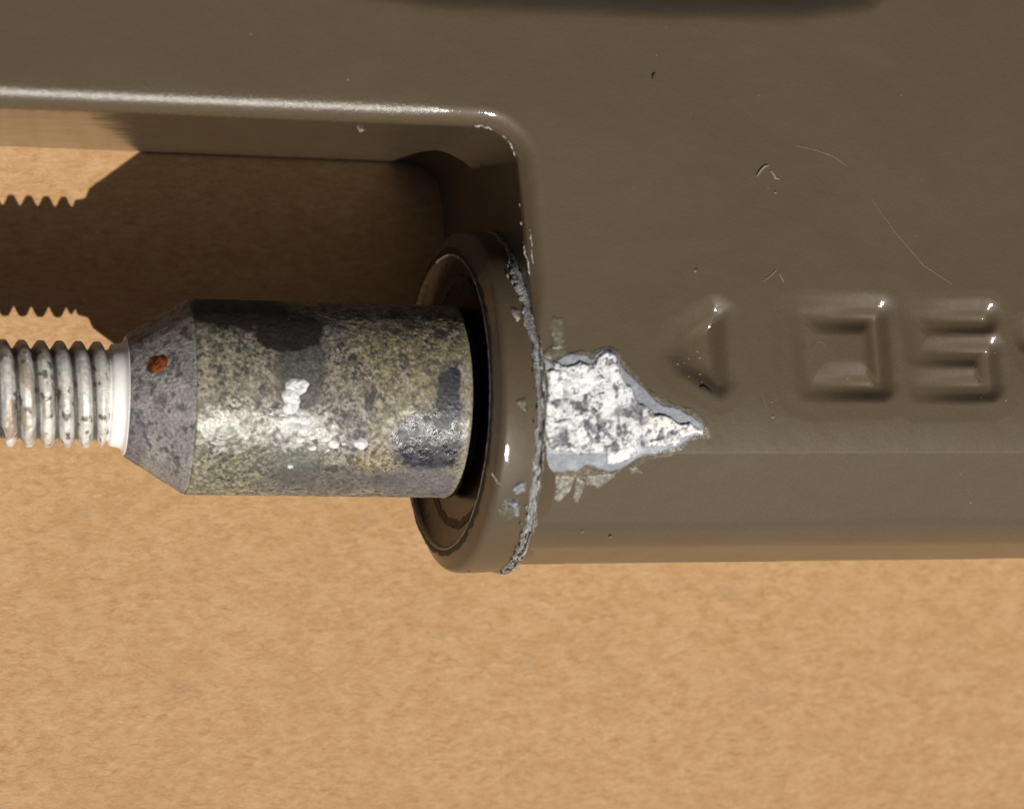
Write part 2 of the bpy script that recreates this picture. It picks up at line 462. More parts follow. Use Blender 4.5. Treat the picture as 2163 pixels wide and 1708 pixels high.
# ------------------------------------------------------------------ threaded stud lying in the boss
stud = thing('threaded_stud', 'weathered zinc plated stud with short bright thread, cone shoulder and stained thick sleeve', 'stud', (700, AY, 0))
def cyl_surface(prof_x, prof_r, nseg, colfn, disp=None):
    ph = np.linspace(0, 2*np.pi, nseg, endpoint=False)
    X = prof_x[:, None] + 0*ph; R = prof_r[:, None] + 0*ph
    PH = ph[None, :] + 0*X
    if disp is not None: R = R + disp(X, PH)
    v = np.stack([X, AY + R*np.sin(PH), AZ + R*np.cos(PH)], -1).reshape(-1, 3)
    return v, grid_faces(len(prof_x), nseg, True)[:, ::-1], (colfn(v) if colfn else None)
XS0 = 628.0; XS1 = 1166.0; RS = 192.0
def blob(q, wq, cx, cy, rx, ry, soft=.35, rect=False):
    a = np.abs(wq[:, 0]-cx)/rx; b = np.abs(wq[:, 1]-cy)/ry
    d = (a**5 + b**5)**.2 if rect else np.hypot(a, b)
    return 1 - ss(1-soft, 1+soft, d)
def sleeve_col(v):
    q = proj(v)
    wq = q + 26*np.stack([fbm(v*.03, 3, 11)-.5, fbm(v*.03, 3, 12)-.5], -1) + 12*np.stack([fbm(v*.12, 2, 13)-.5, fbm(v*.12, 2, 14)-.5], -1)
    n1 = fbm(v*.012, 4, 1); n2 = fbm(v*.05, 4, 2); n3 = fbm(v*.11, 3, 3); hf = fbm(v*.20, 3, 4); hf2 = fbm(v*.34, 2, 6)
    def on(c, colr, m, k=1.0, g=1.5):       # a stain that breaks up into grains at its edge
        return mixc(c, colr, ss(.25, .75, m + g*(.5*hf+.5*n3-.5)*ss(0, .2, m)*ss(1.4, .8, m))*k)
    pk = fbm(v*.085, 5, 7); pl_ = fbm(v*.2, 4, 8)
    c = np.tile(np.array([.200, .176, .132]), (len(v), 1))
    c = mixc(c, (.175, .155, .140), ss(.40, .62, n1)*.8)
    c = mixc(c, (.20, .16, .08), ss(.46, .68, n2)*.45)
    c = on(c, (.21, .195, .115), blob(q, wq, 460, 800, 110, 230, 1.0), .6)
    c = on(c, (.225, .18, .075), blob(q, wq, 880, 745, 150, 90, 1.0), .7)
    c = on(c, (.21, .20, .095), blob(q, wq, 450, 1010, 110, 50, 1.0), .6)
    c = on(c, (.34, .235, .07), blob(q, wq, 785, 985, 50, 26, 1.0), .7)
    c = on(c, (.27, .22, .12), blob(q, wq, 820, 900, 50, 110, 1.0), .6)
    c = mixc(c, (.32, .295, .24), ss(.52, .68, pk)*.65)
    c = mixc(c, (.065, .06, .056), ss(.49, .38, pk)*(.35+.5*ss(.42, .58, n2)))
    c = mixc(c, (.022, .02, .022), ss(.43, .36, pl_)*(.45+.5*ss(.40, .60, n1)))
    c = mixc(c, (.03, .028, .03), ss(.37, .28, fbm(v*.06, 4, 9))*.7)
    c = mixc(c, (.05, .046, .046), ss(.46, .38, fbm(v*.10, 4, 10))*blob(q, wq, 640, 970, 260, 90, .9)*.8)
    c = mixc(c, (.38, .36, .31), ss(.60, .68, pl_)*.55)
    def grit(c, colr, m, k):                 # patch eaten through by the pitting below it
        return mixc(c, colr, ss(.32, .68, m*.95 + .9*(pk-.5)*ss(0, .3, m) + .55*(pl_-.5)*ss(0, .3, m))*k)
    c = grit(c, (.05, .05, .044), blob(q, wq, 634, 780, 52, 110, .5), .75)
    c = grit(c, (.10, .11, .085), blob(q, wq, 625, 975, 52, 50, .8), .6)
    c = grit(c, (.013, .011, .010), blob(q, wq, 612, 699, 74, 44, .3), 1.0)
    c = grit(c, (.009, .009, .010), blob(q, wq, 500, 655, 115, 40, .6), .97)  # near-black band along the upper left edge
    c = grit(c, (.012, .013, .024), blob(q, wq, 905, 935, 78, 62, .45), .95)
    c = grit(c, (.012, .013, .024), blob(q, wq, 948, 850, 28, 80, .5), .92)
    c = grit(c, (.11, .10, .11), blob(q, wq, 885, 1018, 90, 30, .7), .75)
    c = grit(c, (.06, .055, .055), blob(q, wq, 700, 1010, 150, 26, .9), .6)
    c = grit(c, (.46, .455, .43), .8*blob(q, wq, 640, 905, 75, 50, 1.0), .8)
    c = grit(c, (.40, .39, .36), .62*blob(q, wq, 470, 900, 90, 50, 1.0), .7)
    for cx, cy, rx, ry in ((925, 705, 10, 13), (740, 755, 9, 11), (865, 690, 14, 9), (840, 660, 20, 9), (788, 842, 7, 30), (775, 850, 5, 26), (835, 705, 8, 6), (720, 690, 9, 7), (760, 670, 8, 6), (700, 985, 14, 9)):
        c = grit(c, (.03, .027, .03), blob(q, wq, cx, cy, rx, ry, .6), .85)
    edge = ss(XS1-24, XS1-10, v[:, 0])
    c = mixc(c, (.24, .215, .15), edge*.6)
    c = c*(.95 + 1.1*(hf2-.5)[:, None])
    gl = np.maximum.reduce([1.25*blob(q, wq, 490, 905, 105, 70, .9), blob(q, wq, 905, 925, 90, 70, .8), .55*blob(q, wq, 650, 925, 120, 50, .9), .2+0*q[:, 0]])
    gl = np.clip(gl*(.55 + 1.1*ss(.40, .62, pk)), 0, 1)
    return np.concatenate([np.clip(c, .004, 1), gl[:, None]], 1)
px_ = np.concatenate([np.linspace(XS0, XS1-10, 320), XS1-10 + 10*np.sin(np.linspace(.15, np.pi/2, 8))])
pr_ = np.concatenate([np.full(320, RS), RS-10+10*np.cos(np.linspace(.15, np.pi/2, 8))])
pr_[0] = RS-3; pr_[1] = RS-.6
px_ = np.append(px_, [XS1-2, XS1+20]); pr_ = np.append(pr_, [150, 148])
def sdisp(X, PH):
    v = np.stack([X, AY+RS*np.sin(PH), AZ+RS*np.cos(PH)], -1)
    k = ((X > XS0+4) & (X < XS1-6))
    return k*(1.8*(fbm(v*.05, 3, 21)-.5) + .7*(vnoise(v*.17, 22)-.5) + .5*(vnoise(v*.33, 23)-.5))
v, f, c = cyl_surface(px_, pr_, 700, sleeve_col, sdisp)
sleeve = mk('sleeve', v, f, M_SLEEVE, stud, col=c)
def cone_col(v):
    q = proj(v)
    wq = q + 9*np.stack([fbm(v*.08, 3, 31)-.5, fbm(v*.08, 3, 32)-.5], -1)*2
    n1 = fbm(v*.02, 3, 33); n2 = fbm(v*.09, 4, 34)
    c = np.tile(np.array([.34, .325, .305]), (len(v), 1))
    c = mixc(c, (.26, .245, .245), ss(.45, .65, n1))
    c = mixc(c, (.06, .055, .06), ss(.53, .66, n2)*.8)
    c = mixc(c, (.34, .33, .32), ss(.55, .7, fbm(v*.1, 3, 35))*.5)
    c = mixc(c, (.10, .10, .14), blob(q, wq, 285, 940, 26, 60)*.5)
    c = mixc(c, (.05, .035, .03), blob(q, wq, 340, 845, 14, 14)*.5)
    c = mixc(c, (.12, .045, .015), blob(q, wq, 388, 700, 10, 9)*.9)
    return c
XC0 = 511.0
px_ = np.concatenate([[XC0-8, XC0-1], np.linspace(XC0+1, XS0-4, 60), [XS0-1, XS0+1]])
pr_ = np.concatenate([[100, 117], np.linspace(121, 190, 60), [189.5, 188]])
v, f, c = cyl_surface(px_, pr_, 360, cone_col, lambda X, PH: (X > XC0)*1.6*(fbm(np.stack([X, AY+150*np.sin(PH), AZ+150*np.cos(PH)], -1)*.09, 3, 36)-.5))
cone = mk('cone_shoulder', v, f, M_CONE, stud, col=c)
def zinc_col(v):
    n1 = fbm(v*.03, 3, 41); n2 = fbm(v*np.array([.05, .03, .03]), 3, 42)
    c = np.tile(np.array([.78, .76, .71]), (len(v), 1))
    c = mixc(c, (.5, .49, .48), ss(.5, .62, n1)*.7)
    k = ss(430, 200, v[:, 0])
    c = mixc(c, (.24, .14, .05), ss(.50, .60, n2)*(.15+.8*k))
    c = mixc(c, (.03, .025, .02), ss(.64, .72, fbm(v*.06, 3, 43))*.8)
    return c
PITCH = 36.2
tx = np.arange(-220, 478, 1.6); nseg = 220
ph = np.linspace(0, 2*np.pi, nseg, endpoint=False)
X, PH = np.meshgrid(tx, ph, indexing='ij')
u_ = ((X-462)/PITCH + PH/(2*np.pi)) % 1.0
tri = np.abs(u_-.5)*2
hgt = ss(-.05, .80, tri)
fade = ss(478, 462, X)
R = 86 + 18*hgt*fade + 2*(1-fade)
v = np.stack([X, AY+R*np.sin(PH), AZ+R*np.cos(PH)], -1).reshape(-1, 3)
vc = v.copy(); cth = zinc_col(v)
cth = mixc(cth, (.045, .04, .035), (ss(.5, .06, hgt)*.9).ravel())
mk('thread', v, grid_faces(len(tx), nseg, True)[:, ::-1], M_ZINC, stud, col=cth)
px_ = np.array([470, 474, 477, 479, 481, 486, 492, 498, 502, 505, 507, 508.5, 509, 510])
pr_ = np.array([88, 88, 90, 96, 99, 100, 101, 102, 104, 108, 113, 116.5, 116.5, 115])
v, f, _ = cyl_surface(px_, pr_, 200, None)
cn = zinc_col(v); cn = mixc(cn, (.90, .885, .86), np.full(len(v), .95))  # the neck's bright highlight is put in as near-white colour
mk('thread_neck', v, f, M_NECK, stud, col=cn)

# small deposits sitting on the stud
def cyl_hit(px, py, r):
    d = ray(px, py); a = d[1]**2+d[2]**2; oy, oz = CC[1]-AY, CC[2]-AZ
    b = 2*(d[1]*oy+d[2]*oz); c = oy*oy+oz*oz-r*r
    t = (-b-math.sqrt(b*b-4*a*c))/(2*a); return CC+d*t
def deposit(name, px, py, rx, ry, h, mat, colfn, parent, rfun, seed=0, nr=12, na=40):
    r0 = rfun(P(px, py, AZ+190)[0]); p = cyl_hit(px, py, r0)
    th0 = math.atan2(p[1]-AY, p[2]-AZ)
    vs = [];
    for i in range(nr+1):
        q = i/nr
        for j in range(na):
            a = 2*math.pi*j/na
            rad = q*(1 + .38*(fbm(np.array([[math.cos(a)*1.3+5, math.sin(a)*1.3+5, seed*3.1]]), 3, seed)[0]-.5)*2)
            xx = p[0] + rx*rad*math.cos(a); yy = ry*rad*math.sin(a)
            th = th0 + yy/r0
            rr = rfun(xx) + (h*(1-q**2.2)*(.6+.9*fbm(np.array([[xx*.16, yy*.16, seed]]), 3, seed+1)[0]) if i < nr else -1.2)
            vs.append((xx, AY+rr*math.sin(th), AZ+rr*math.cos(th)))
    v = np.array(vs)
    return mk(name, v, grid_faces(nr+1, na, True), mat, parent, col=colfn(v))
white = lambda v: mixc(np.tile(np.array([.80, .80, .78]), (len(v), 1)), (.45, .46, .47), ss(.5, .65, fbm(v*.12, 3, 51))*.7)
rust = lambda v: mixc(np.tile(np.array([.24, .065, .012]), (len(v), 1)), (.07, .018, .008), ss(.45, .62, fbm(v*.14, 3, 52)))
rs = lambda x: RS
k = 0
for (px, py, rx, ry, h) in [(628, 815, 23, 17, 6), (614, 838, 20, 20, 7), (612, 860, 17, 15, 6), (597, 888, 18, 9, 6), (622, 884, 14, 8, 5), (645, 888, 12, 9, 5), (642, 906, 14, 14, 6), (634, 928, 9, 7, 4), (660, 922, 8, 6, 4),
                             (688, 926, 10, 7, 5), (705, 938, 12, 10, 6), (726, 936, 5, 4, 4), (762, 937, 14, 13, 7), (660, 946, 8, 5, 4), (613, 985, 6, 5, 4), (575, 884, 6, 6, 4), (690, 950, 6, 5, 4), (670, 905, 5, 5, 3)]:
    k += 1; deposit('white_deposit', px, py, rx, ry, h, M_CRUST, white, sleeve, rs, k)
cr_ = lambda x: 121 + (x-XC0-1)/(XS0-5-XC0)*69
deposit('rust_spot', 332, 770, 20, 20, 3.0, M_CRUST, rust, cone, cr_, 77)

# ------------------------------------------------------------------ chipped paint and white corrosion on the body
bz = lambda x, y: np.minimum(ztop(x, y), 743 + (y-114-(x-1300)*.018)*.545/.839)
cz = lambda x, y: AZ + np.sqrt(np.maximum(342**2 - (y-AY)**2, 1))
def chip(name, pts, hfn, colfn, mat, zfn=bz, step=2.3, jag=5, seed=0, z0=752, edge=6, base=.4, label=None, jsc=.06, par=None):
    poly = PXY(pts, z0)
    lo = poly.min(0)-8; hi = poly.max(0)+8
    gx = np.arange(lo[0], hi[0], step); gy = np.arange(lo[1], hi[1], step)
    X, Y = np.meshgrid(gx, gy, indexing='ij')
    p = np.stack([X, Y], -1); p3 = np.stack([X, Y, 0*X], -1)
    d = poly_sd(p, poly) + jag*2*(fbm(p3*jsc, 4, seed)-.5)
    z = zfn(X, Y) + base + np.where(d < 0, ss(0, -edge, d)*hfn(p3, d), -1.0)
    v = np.stack([X, Y, z], -1).reshape(-1, 3)
    f = grid_faces(len(gx), len(gy))
    keep = (d.ravel()[f] < step*.6).all(1)
    c = colfn(p3, d).reshape(-1, 3)
    v, f, c = compact(v, f[keep], c)
    return mk(name, v, f, mat, par or bracket, col=c, label=label)
Z5 = lambda pts: [((1500+.32194*a)/1.38696, (950+.32194*b)/1.38696) for a, b in pts]
film = lambda base: (lambda p, d: np.clip(mixc(mixc(np.tile(np.array(base), p.shape[:-1]+(1,)), np.array(base)*1.7, ss(.5, .7, fbm(p*.12, 3, 61))), np.array(base)*.45, ss(.52, .68, fbm(p*.09, 3, 62))*.6), 0, 1))
outer = Z5([(262, 255), (330, 190), (420, 215), (520, 250), (620, 235), (720, 245), (780, 205), (870, 195), (960, 235), (1005, 310), (1060, 355), (1120, 440), (1200, 560), (1330, 640), (1480, 720), (1640, 760), (1740, 840), (1800, 920), (1832, 1030),
            (1740, 1050), (1640, 1075), (1560, 1160), (1440, 1200), (1280, 1240), (1120, 1290), (1010, 1350), (880, 1400), (740, 1420), (640, 1390), (520, 1400), (410, 1380), (330, 1360), (285, 1180), (262, 900), (258, 600)])
chip('lifted_paint_edge', outer, lambda p, d: 2.5*np.ones(d.shape), film((.17, .15, .115)), M_FILM, jag=5, seed=71, edge=3)
metal = Z5([(270, 290), (360, 330), (470, 265), (600, 260), (720, 290), (800, 240), (890, 225), (960, 290), (1000, 370), (1090, 480), (1190, 600), (1350, 690), (1500, 760), (1640, 800), (1730, 900), (1760, 980), (1660, 1030), (1560, 1110), (1400, 1160), (1160, 1220), (1010, 1310), (820, 1330), (700, 1290), (620, 1360), (500, 1360), (390, 1340), (320, 1310), (300, 1150), (275, 850)])
def metal_col(p, d):
    c = np.tile(np.array([.235, .25, .285]), p.shape[:-1]+(1,))
    c = mixc(c, (.31, .325, .365), ss(.45, .7, fbm(p*.05, 3, 63)))
    c = mixc(c, (.20, .21, .24), ss(.55, .7, fbm(p*.1, 3, 64))*.6)
    c = mixc(c, (.05, .05, .06), ss(-4, -1, d)*.6)
    return c
chip('bare_metal', metal, lambda p, d: 4.0 + 1.5*fbm(p*.05, 3, 65), metal_col, M_METAL, jag=9, seed=72, edge=3, jsc=.045)
crust = Z5([(285, 640), (310, 420), (400, 360), (500, 370), (600, 330), (700, 370), (770, 270), (860, 250), (930, 290), (965, 390), (1010, 500), (1100, 590), (1130, 680), (1200, 740), (1300, 800), (1420, 830), (1520, 900), (1620, 870), (1650, 920), (1730, 985), (1620, 1020), (1520, 1070), (1420, 1120), (1270, 1115), (1170, 1185), (1060, 1230), (960, 1290), (860, 1275), (850, 1150), (760, 1175), (660, 1205), (540, 1165), (420, 1165), (330, 1120), (300, 1000), (270, 850)])
crust_w = PXY(crust, 752)
def ridge(p, sc, seed): return 1-np.abs(fbm(p*sc, 4, seed)-.5)*2
CRK = [Z5([(305, 905), (450, 880), (560, 840), (640, 770), (690, 690), (740, 640), (800, 630)]), Z5([(745, 650), (720, 760), (750, 830), (790, 900), (780, 980), (820, 1060), (860, 1140)]),
       Z5([(1120, 620), (1200, 690), (1290, 720), (1320, 780)]), Z5([(770, 300), (760, 380), (800, 460)]), Z5([(500, 380), (580, 330), (650, 320), (720, 380)]), Z5([(930, 540), (940, 640), (915, 655)]),
       Z5([(1270, 1060), (1330, 1000), (1420, 990), (1560, 960)])]
CRK = [PXY(c_, 757) for c_ in CRK]
GREY = [(Z5([(600, 690)])[0], 30), (Z5([(780, 900)])[0], 34), (Z5([(960, 790)])[0], 26), (Z5([(1120, 820)])[0], 40), (Z5([(470, 1050)])[0], 30), (Z5([(790, 1000)])[0], 22), (Z5([(1000, 940)])[0], 24), (Z5([(880, 330)])[0], 14), (Z5([(400, 380)])[0], 12), (Z5([(1360, 1000)])[0], 16), (Z5([(380, 700)])[0], 14), (Z5([(930, 1130)])[0], 16)]
def crk(p):
    q = p[..., :2] + 9*np.stack([fbm(p*.07, 3, 121)-.5, fbm(p*.07, 3, 122)-.5], -1)*2
    d = np.full(p.shape[:-1], 1e9)
    for c_ in CRK:
        for a, b in zip(c_[:-1], c_[1:]): d = np.minimum(d, seg(q, a, b))
    return 1-ss(1.0, 4.5, d)
def grey(p):
    q = p[..., :2] + 12*np.stack([fbm(p*.04, 3, 123)-.5, fbm(p*.04, 3, 124)-.5], -1)*2
    m = np.zeros(p.shape[:-1])
    for c_, r in GREY:
        cc = P(c_[0], c_[1], 757)[:2]
        m = np.maximum(m, 1-ss(.2, 1.25, np.hypot(q[..., 0]-cc[0], q[..., 1]-cc[1])/(r/1.1)))
    return m
def crust_h(p, d):
    return 3 + 9*fbm(p*.032, 4, 66) + 7*(fbm(p*.09, 4, 67)-.4) + 1.6*(fbm(p*.3, 2, 70)-.5) - 2.5*crk(p) - 2*grey(p)
def crust_col(p, d):
    n = fbm(p*.055, 4, 76); h = fbm(p*.13, 4, 77)
    c = np.tile(np.array([.80, .80, .82]), p.shape[:-1]+(1,))
    c = mixc(c, (.78, .755, .71), ss(.5, .62, fbm(p*.022, 3, 75))*.6)
    c = mixc(c, (.50, .53, .60), ss(.50, .64, n)*.6)
    c = mixc(c, (.40, .42, .46), ss(.54, .64, fbm(p*.085, 4, 74))*.55)
    g_ = grey(p)
    c = mixc(c, (.26, .26, .285), ss(.22, .7, g_ + .9*(n-.5) + .6*(h-.5))*.9)
    c = mixc(c, (.13, .13, .14), ss(.53, .62, h + .14*(g_-.5))*.8)
    c = mixc(c, (.06, .06, .07), ss(.60, .68, fbm(p*.22, 3, 130) + .08*g_)*.6)
    c = mixc(c, (.86, .86, .88), ss(.58, .66, fbm(p*.04, 4, 131))*.75)
    c = mixc(c, (.04, .04, .05), crk(p)*ss(.4, .55, h)*.8)
    c = mixc(c, (.06, .065, .08), ss(-4.5, -1.5, d)*ss(.36, .5, fbm(p*.05, 3, 78))*.85)
    return c
crust_o = chip('oxide_crust', crust, crust_h, crust_col, M_CRUST, jag=7, seed=73, edge=7, step=1.9, base=4.2)
for i, (a_, b_, r_) in enumerate([(865, 335, 92), (400, 385, 44), (310, 700, 40), (800, 1010, 46)]):
    def bub_h(p, d): return 3.5*ss(-1, -5, d)*(1-.5*ss(-5, -12, d)) + 1.2*fbm(p*.1, 3, 141)
    def bub_c(p, d):
        c = np.tile(np.array([.52, .54, .60]), p.shape[:-1]+(1,))
        c = mixc(c, (.78, .79, .82), ss(.46, .6, fbm(p*.08, 4, 142)))
        c = mixc(c, (.09, .09, .10), ss(.54, .64, fbm(p*.12, 3, 143))*.8)
        return mixc(c, (.06, .06, .075), ss(-4.5, -2.5, d)*ss(-.2, -1.5, d)*.8)
    chip('oxide_blister', Z5([(a_+r_*math.cos(k*math.pi/9), b_+r_*math.sin(k*math.pi/9)) for k in range(18)]), bub_h, bub_c, M_CRUST, jag=3, seed=150+i, edge=3, base=7, step=1.8, par=crust_o)
for i, pts in enumerate([[(395, 895), (450, 870), (440, 955), (390, 960)], [(925, 990), (1000, 1010), (1050, 1110), (1000, 1140), (925, 1080)], [(1260, 1045), (1330, 1045), (1330, 1100), (1280, 1100)], [(1360, 1045), (1430, 1045), (1430, 1095), (1385, 1100)], [(1455, 1045), (1520, 1045), (1480, 1105), (1455, 1085)], [(1620, 940), (1720, 960), (1725, 1000), (1640, 985)], [(320, 925), (380, 910), (390, 960), (330, 965)]]):
    chip('white_crystal', Z5(pts), lambda p, d: 4+2*fbm(p*.1, 2, 79), lambda p, d: np.tile(np.array([.86, .86, .85]), p.shape[:-1]+(1,)), M_CRUST, jag=3, seed=80+i, edge=4, base=7, par=crust_o)
flakes = [[(480, 1360), (610, 1370), (595, 1500), (510, 1605), (455, 1590), (468, 1480)], [(645, 1400), (722, 1430), (702, 1560), (672, 1620), (628, 1560)], [(390, 1400), (480, 1360), (480, 1440), (420, 1450)],
          [(720, 1370), (860, 1350), (1000, 1340), (960, 1400), (850, 1490), (800, 1460), (725, 1465)], [(315, 1250), (420, 1330), (385, 1440), (350, 1500)], [(1090, 1300), (1180, 1290), (1240, 1360), (1170, 1345), (1130, 1370)],
          [(352, -80), (450, -60), (487, 215), (420, 240), (345, 235)], [(300, 235), (420, 215), (500, 240), (360, 320), (300, 330)]]
for i, pts in enumerate(flakes):
    b = (.17, .15, .11) if i >= 5 else (.33, .315, .27)
    chip('paint_flake', Z5(pts), lambda p, d: 1.2 + 2.0*fbm(p*.07, 3, 90), film(b), M_FILM, jag=3, seed=91+i, edge=4, base=1.0)
# blisters on the collar beside the seam
Z4 = lambda pts: [((1150+a/2.135)/1.38696, (900+b/2.135)/1.38696) for a, b in pts]
def ring(cx, cy, r, n=18): return [(cx+r*math.cos(k*2*math.pi/n), cy+r*math.sin(k*2*math.pi/n)) for k in range(n)]
def cylpoly(name, pts, hfn, colfn, mat, Rb, seed, jag=2, edge=4, step=2.0, base=.5, lim=-1.2):
    # patch laid on the collar: unrolled coordinates (x, arc length)
    hp = [cyl_hit(a, b, Rb) for a, b in pts]
    poly = np.array([(h[0], math.atan2(h[1]-AY, h[2]-AZ)*Rb) for h in hp])
    lo = poly.min(0)-6; hi = poly.max(0)+6
    gx = np.arange(lo[0], hi[0], step); gy = np.arange(lo[1], hi[1], step)
    X, Y = np.meshgrid(gx, gy, indexing='ij'); p3 = np.stack([X, Y, 0*X], -1)
    d = poly_sd(p3[..., :2], poly) + jag*2*(fbm(p3*.08, 3, seed)-.5)
    r = Rb + base + np.where(d < 0, ss(0, -edge, d)*hfn(p3, d), lim)
    v = np.stack([X, AY+r*np.sin(Y/Rb), AZ+r*np.cos(Y/Rb)], -1).reshape(-1, 3)
    f = grid_faces(len(gx), len(gy)); keep = (d.ravel()[f] < step*.6).all(1)
    v, f, c = compact(v, f[keep], colfn(p3, d).reshape(-1, 3))
    return mk(name, v, f, mat, collar, col=c)
flat = lambda c: (lambda p, d: np.tile(np.array(c, float), p.shape[:-1]+(1,)))
cylpoly('paint_blister', Z4(ring(715, 1275, 56)), lambda p, d: 6+0*d, film((.16, .145, .105)), M_FILM, 342, 101, 1, 10)
cylpoly('paint_blister', Z4([(690, 1205), (790, 1200), (800, 1290), (760, 1300), (740, 1240)]), lambda p, d: 9+0*d, film((.27, .285, .32)), M_FILM, 342, 102, 1)
cylpoly('paint_blister', Z4([(740, 1130), (790, 1085), (835, 1090), (835, 1150), (770, 1170)]), lambda p, d: 5+0*d, film((.25, .26, .285)), M_FILM, 342, 103, 1)
cylpoly('paint_blister', Z4(ring(880, 1330, 38)), lambda p, d: 7+0*d, film((.20, .19, .17)), M_FILM, 335, 104, 2)
cylpoly('paint_blister', Z4([(735, 0), (790, 20), (800, 70), (780, 90), (750, 50)]), lambda p, d: 4+0*d, film((.30, .28, .25)), M_FILM, 342, 105, 1)
cylpoly('paint_flake', Z4([(765, 580), (830, 560), (850, 650), (835, 670), (790, 630)]), lambda p, d: 3+0*d, film((.13, .115, .08)), M_FILM, 342, 106, 1)
cylpoly('paint_flake', Z4([(620, 1040), (640, 1055), (680, 1105), (650, 1105)]), lambda p, d: 3+0*d, film((.30, .27, .22)), M_FILM, 342, 107, 1)

# torn seam between collar and body
na, nw = 900, 17
ph = np.linspace(math.radians(-118), math.radians(103), na); wv = np.linspace(-1, 1, nw)
PHs, W = np.meshgrid(ph, wv, indexing='ij')
arcl = PHs*342
q3 = np.stack([arcl*.022, W*2.2, 0*W], -1); qh = np.stack([arcl*.055, W*2.6, 0*W+5], -1); q1 = np.stack([ph*342*.05, 0*ph, 0*ph], -1)
tear = np.exp(-((ph-math.radians(38))/.25)**2)
wid = 7.5 + 9*(fbm(q1, 4, 111)-.25) + 11*tear*fbm(q1*2, 3, 120)*1.6
off = 6*(fbm(q1*.5, 3, 112)-.5)*2 - 2
yw = AY + 342*np.sin(PHs)
Xs = X0 - .10*np.maximum(yw-215, 0) + off[:, None] + W*wid[:, None] + 9*(fbm(qh*np.array([1.3, .6, 1]), 4, 113)-.5)
hh = 1.8*(1-W**2)*(.3+1.2*fbm(q3, 4, 114)) + 1.6*(fbm(qh, 4, 115)-.5)
Rr = 342 + np.where(np.abs(W) > .95, -6, hh) - 3*ss(.3, .0, np.abs(W-.2))*ss(.42, .55, fbm(q3*2, 3, 116)) + 5*tear[:, None]*(1-W**2)
v = np.stack([Xs, AY+Rr*np.sin(PHs), AZ+Rr*np.cos(PHs)], -1).reshape(-1, 3)
n_a = fbm(q3, 4, 117); n_b = fbm(qh, 3, 118)
c = np.tile(np.array([.19, .185, .175]), (na, nw, 1))
c = mixc(c, (.42, .42, .43), ss(.50, .62, n_a)*.8)
c = mixc(c, (.02, .02, .022), ss(.56, .66, n_b)*.85)
c = mixc(c, (.33, .325, .31), ss(.1, -.6, W)*ss(.40, .55, fbm(q3*.7, 3, 160))*.7)
c = mixc(c, (.012, .012, .014), ss(.45, .1, np.abs(W-.35))*ss(.36, .48, fbm(q3*2, 3, 119))*.97)

c = mixc(c, (.55, .55, .56), ss(.60, .70, n_b+.06*tear[:, None])*.8)
mk('torn_seam', v, grid_faces(na, nw), M_SEAM, bracket, col=c.reshape(-1, 3))

def join(lst):
    V = []; Fc = []; o = 0
    for v, f in lst: V.append(v); Fc.append(np.asarray(f)+o); o += len(v)
    return np.concatenate(V), np.concatenate(Fc)
def chip_on_collar(th, dx, r):
    n = 7; a0 = random.uniform(0, 6.28); el = random.uniform(.18, .5)
    R0 = 343.0; vs = []
    for lvl, k in ((0, 1.0), (random.uniform(1, 3), .8)):
        for j in range(n):
            a = a0 + 2*math.pi*j/n; q = r*k*random.uniform(.75, 1.2)
            X = X0 + dx + q*el*math.cos(a); t = th + q*math.sin(a)/R0
            vs.append((X, AY+(R0-1+lvl)*math.sin(t), AZ+(R0-1+lvl)*math.cos(t)))
    vs.append((X0+dx, AY+(R0+lvl)*math.sin(th), AZ+(R0+lvl)*math.cos(th)))
    f = [(j, (j+1) % n, n+(j+1) % n, n+j) for j in range(n)] + [(n+j, n+(j+1) % n, 2*n, 2*n) for j in range(n)]
    return np.array(vs), np.array(f)
for nm, cnt, shade in (('pale_chips', 34, (.26, .25, .235)), ('grey_chips', 44, (.13, .12, .10)), ('dark_chips', 46, (.015, .014, .014))):
    lst = []
    for _ in range(cnt):
        th = random.choice([random.uniform(-1.6, 1.0), random.gauss(.72, .2), random.gauss(-1.0, .25)])
        y_ = AY + 342*math.sin(th)
        lst.append(chip_on_collar(th, -.10*max(y_-215, 0) - 2 + random.gauss(-3, 8), random.choice([3, 4, 5, 7, 10])))
    v, f = join(lst)
    f = [tuple(dict.fromkeys(q)) for q in f.tolist()]
    mk(nm, v, f, mat_plain(nm, shade, .4, 0, .35, .2, 2.0), bracket, kind='stuff', smooth=False)

# ------------------------------------------------------------------ specks, hairs and scratches caught on the paint
def blob_mesh(c, r, sq=(1, 1, .6), n=(5, 8)):
    vs = []; fs = []
    for i in range(n[0]+1):
        a = math.pi*i/n[0]
        for j in range(n[1]):
            b = 2*math.pi*j/n[1]; k = r*random.uniform(.75, 1.25)
            vs.append((c[0]+k*sq[0]*math.sin(a)*math.cos(b), c[1]+k*sq[1]*math.sin(a)*math.sin(b), c[2]+k*sq[2]*math.cos(a)))
    return np.array(vs), grid_faces(n[0]+1, n[1], True)[:, ::-1]
def on_body(px, py):
    z = T
    for _ in range(4):
        p = P(px, py, z); z = float(bz(np.array([p[0]]), np.array([p[1]]))[0])
    return np.array([p[0], p[1], z])
def strand(pts, r):
    c = [on_body(a, b) + np.array([0, 0, r*.7]) for a, b in pts]; n = len(c); vs = []
    for i, q in enumerate(c):
        tdir = np.array(c[min(i+1, n-1)]) - np.array(c[max(i-1, 0)]); tdir[2] = 0; tdir /= np.linalg.norm(tdir)+1e-9
        s = np.array([-tdir[1], tdir[0], 0]); k = r*(.25+.75*math.sin(math.pi*(i+.5)/n))
        for j in range(6):
            a = 2*math.pi*j/6; vs.append(q + s*k*math.cos(a) + np.array([0, 0, 1])*k*math.sin(a))
    return np.array(vs), grid_faces(n, 6, True)
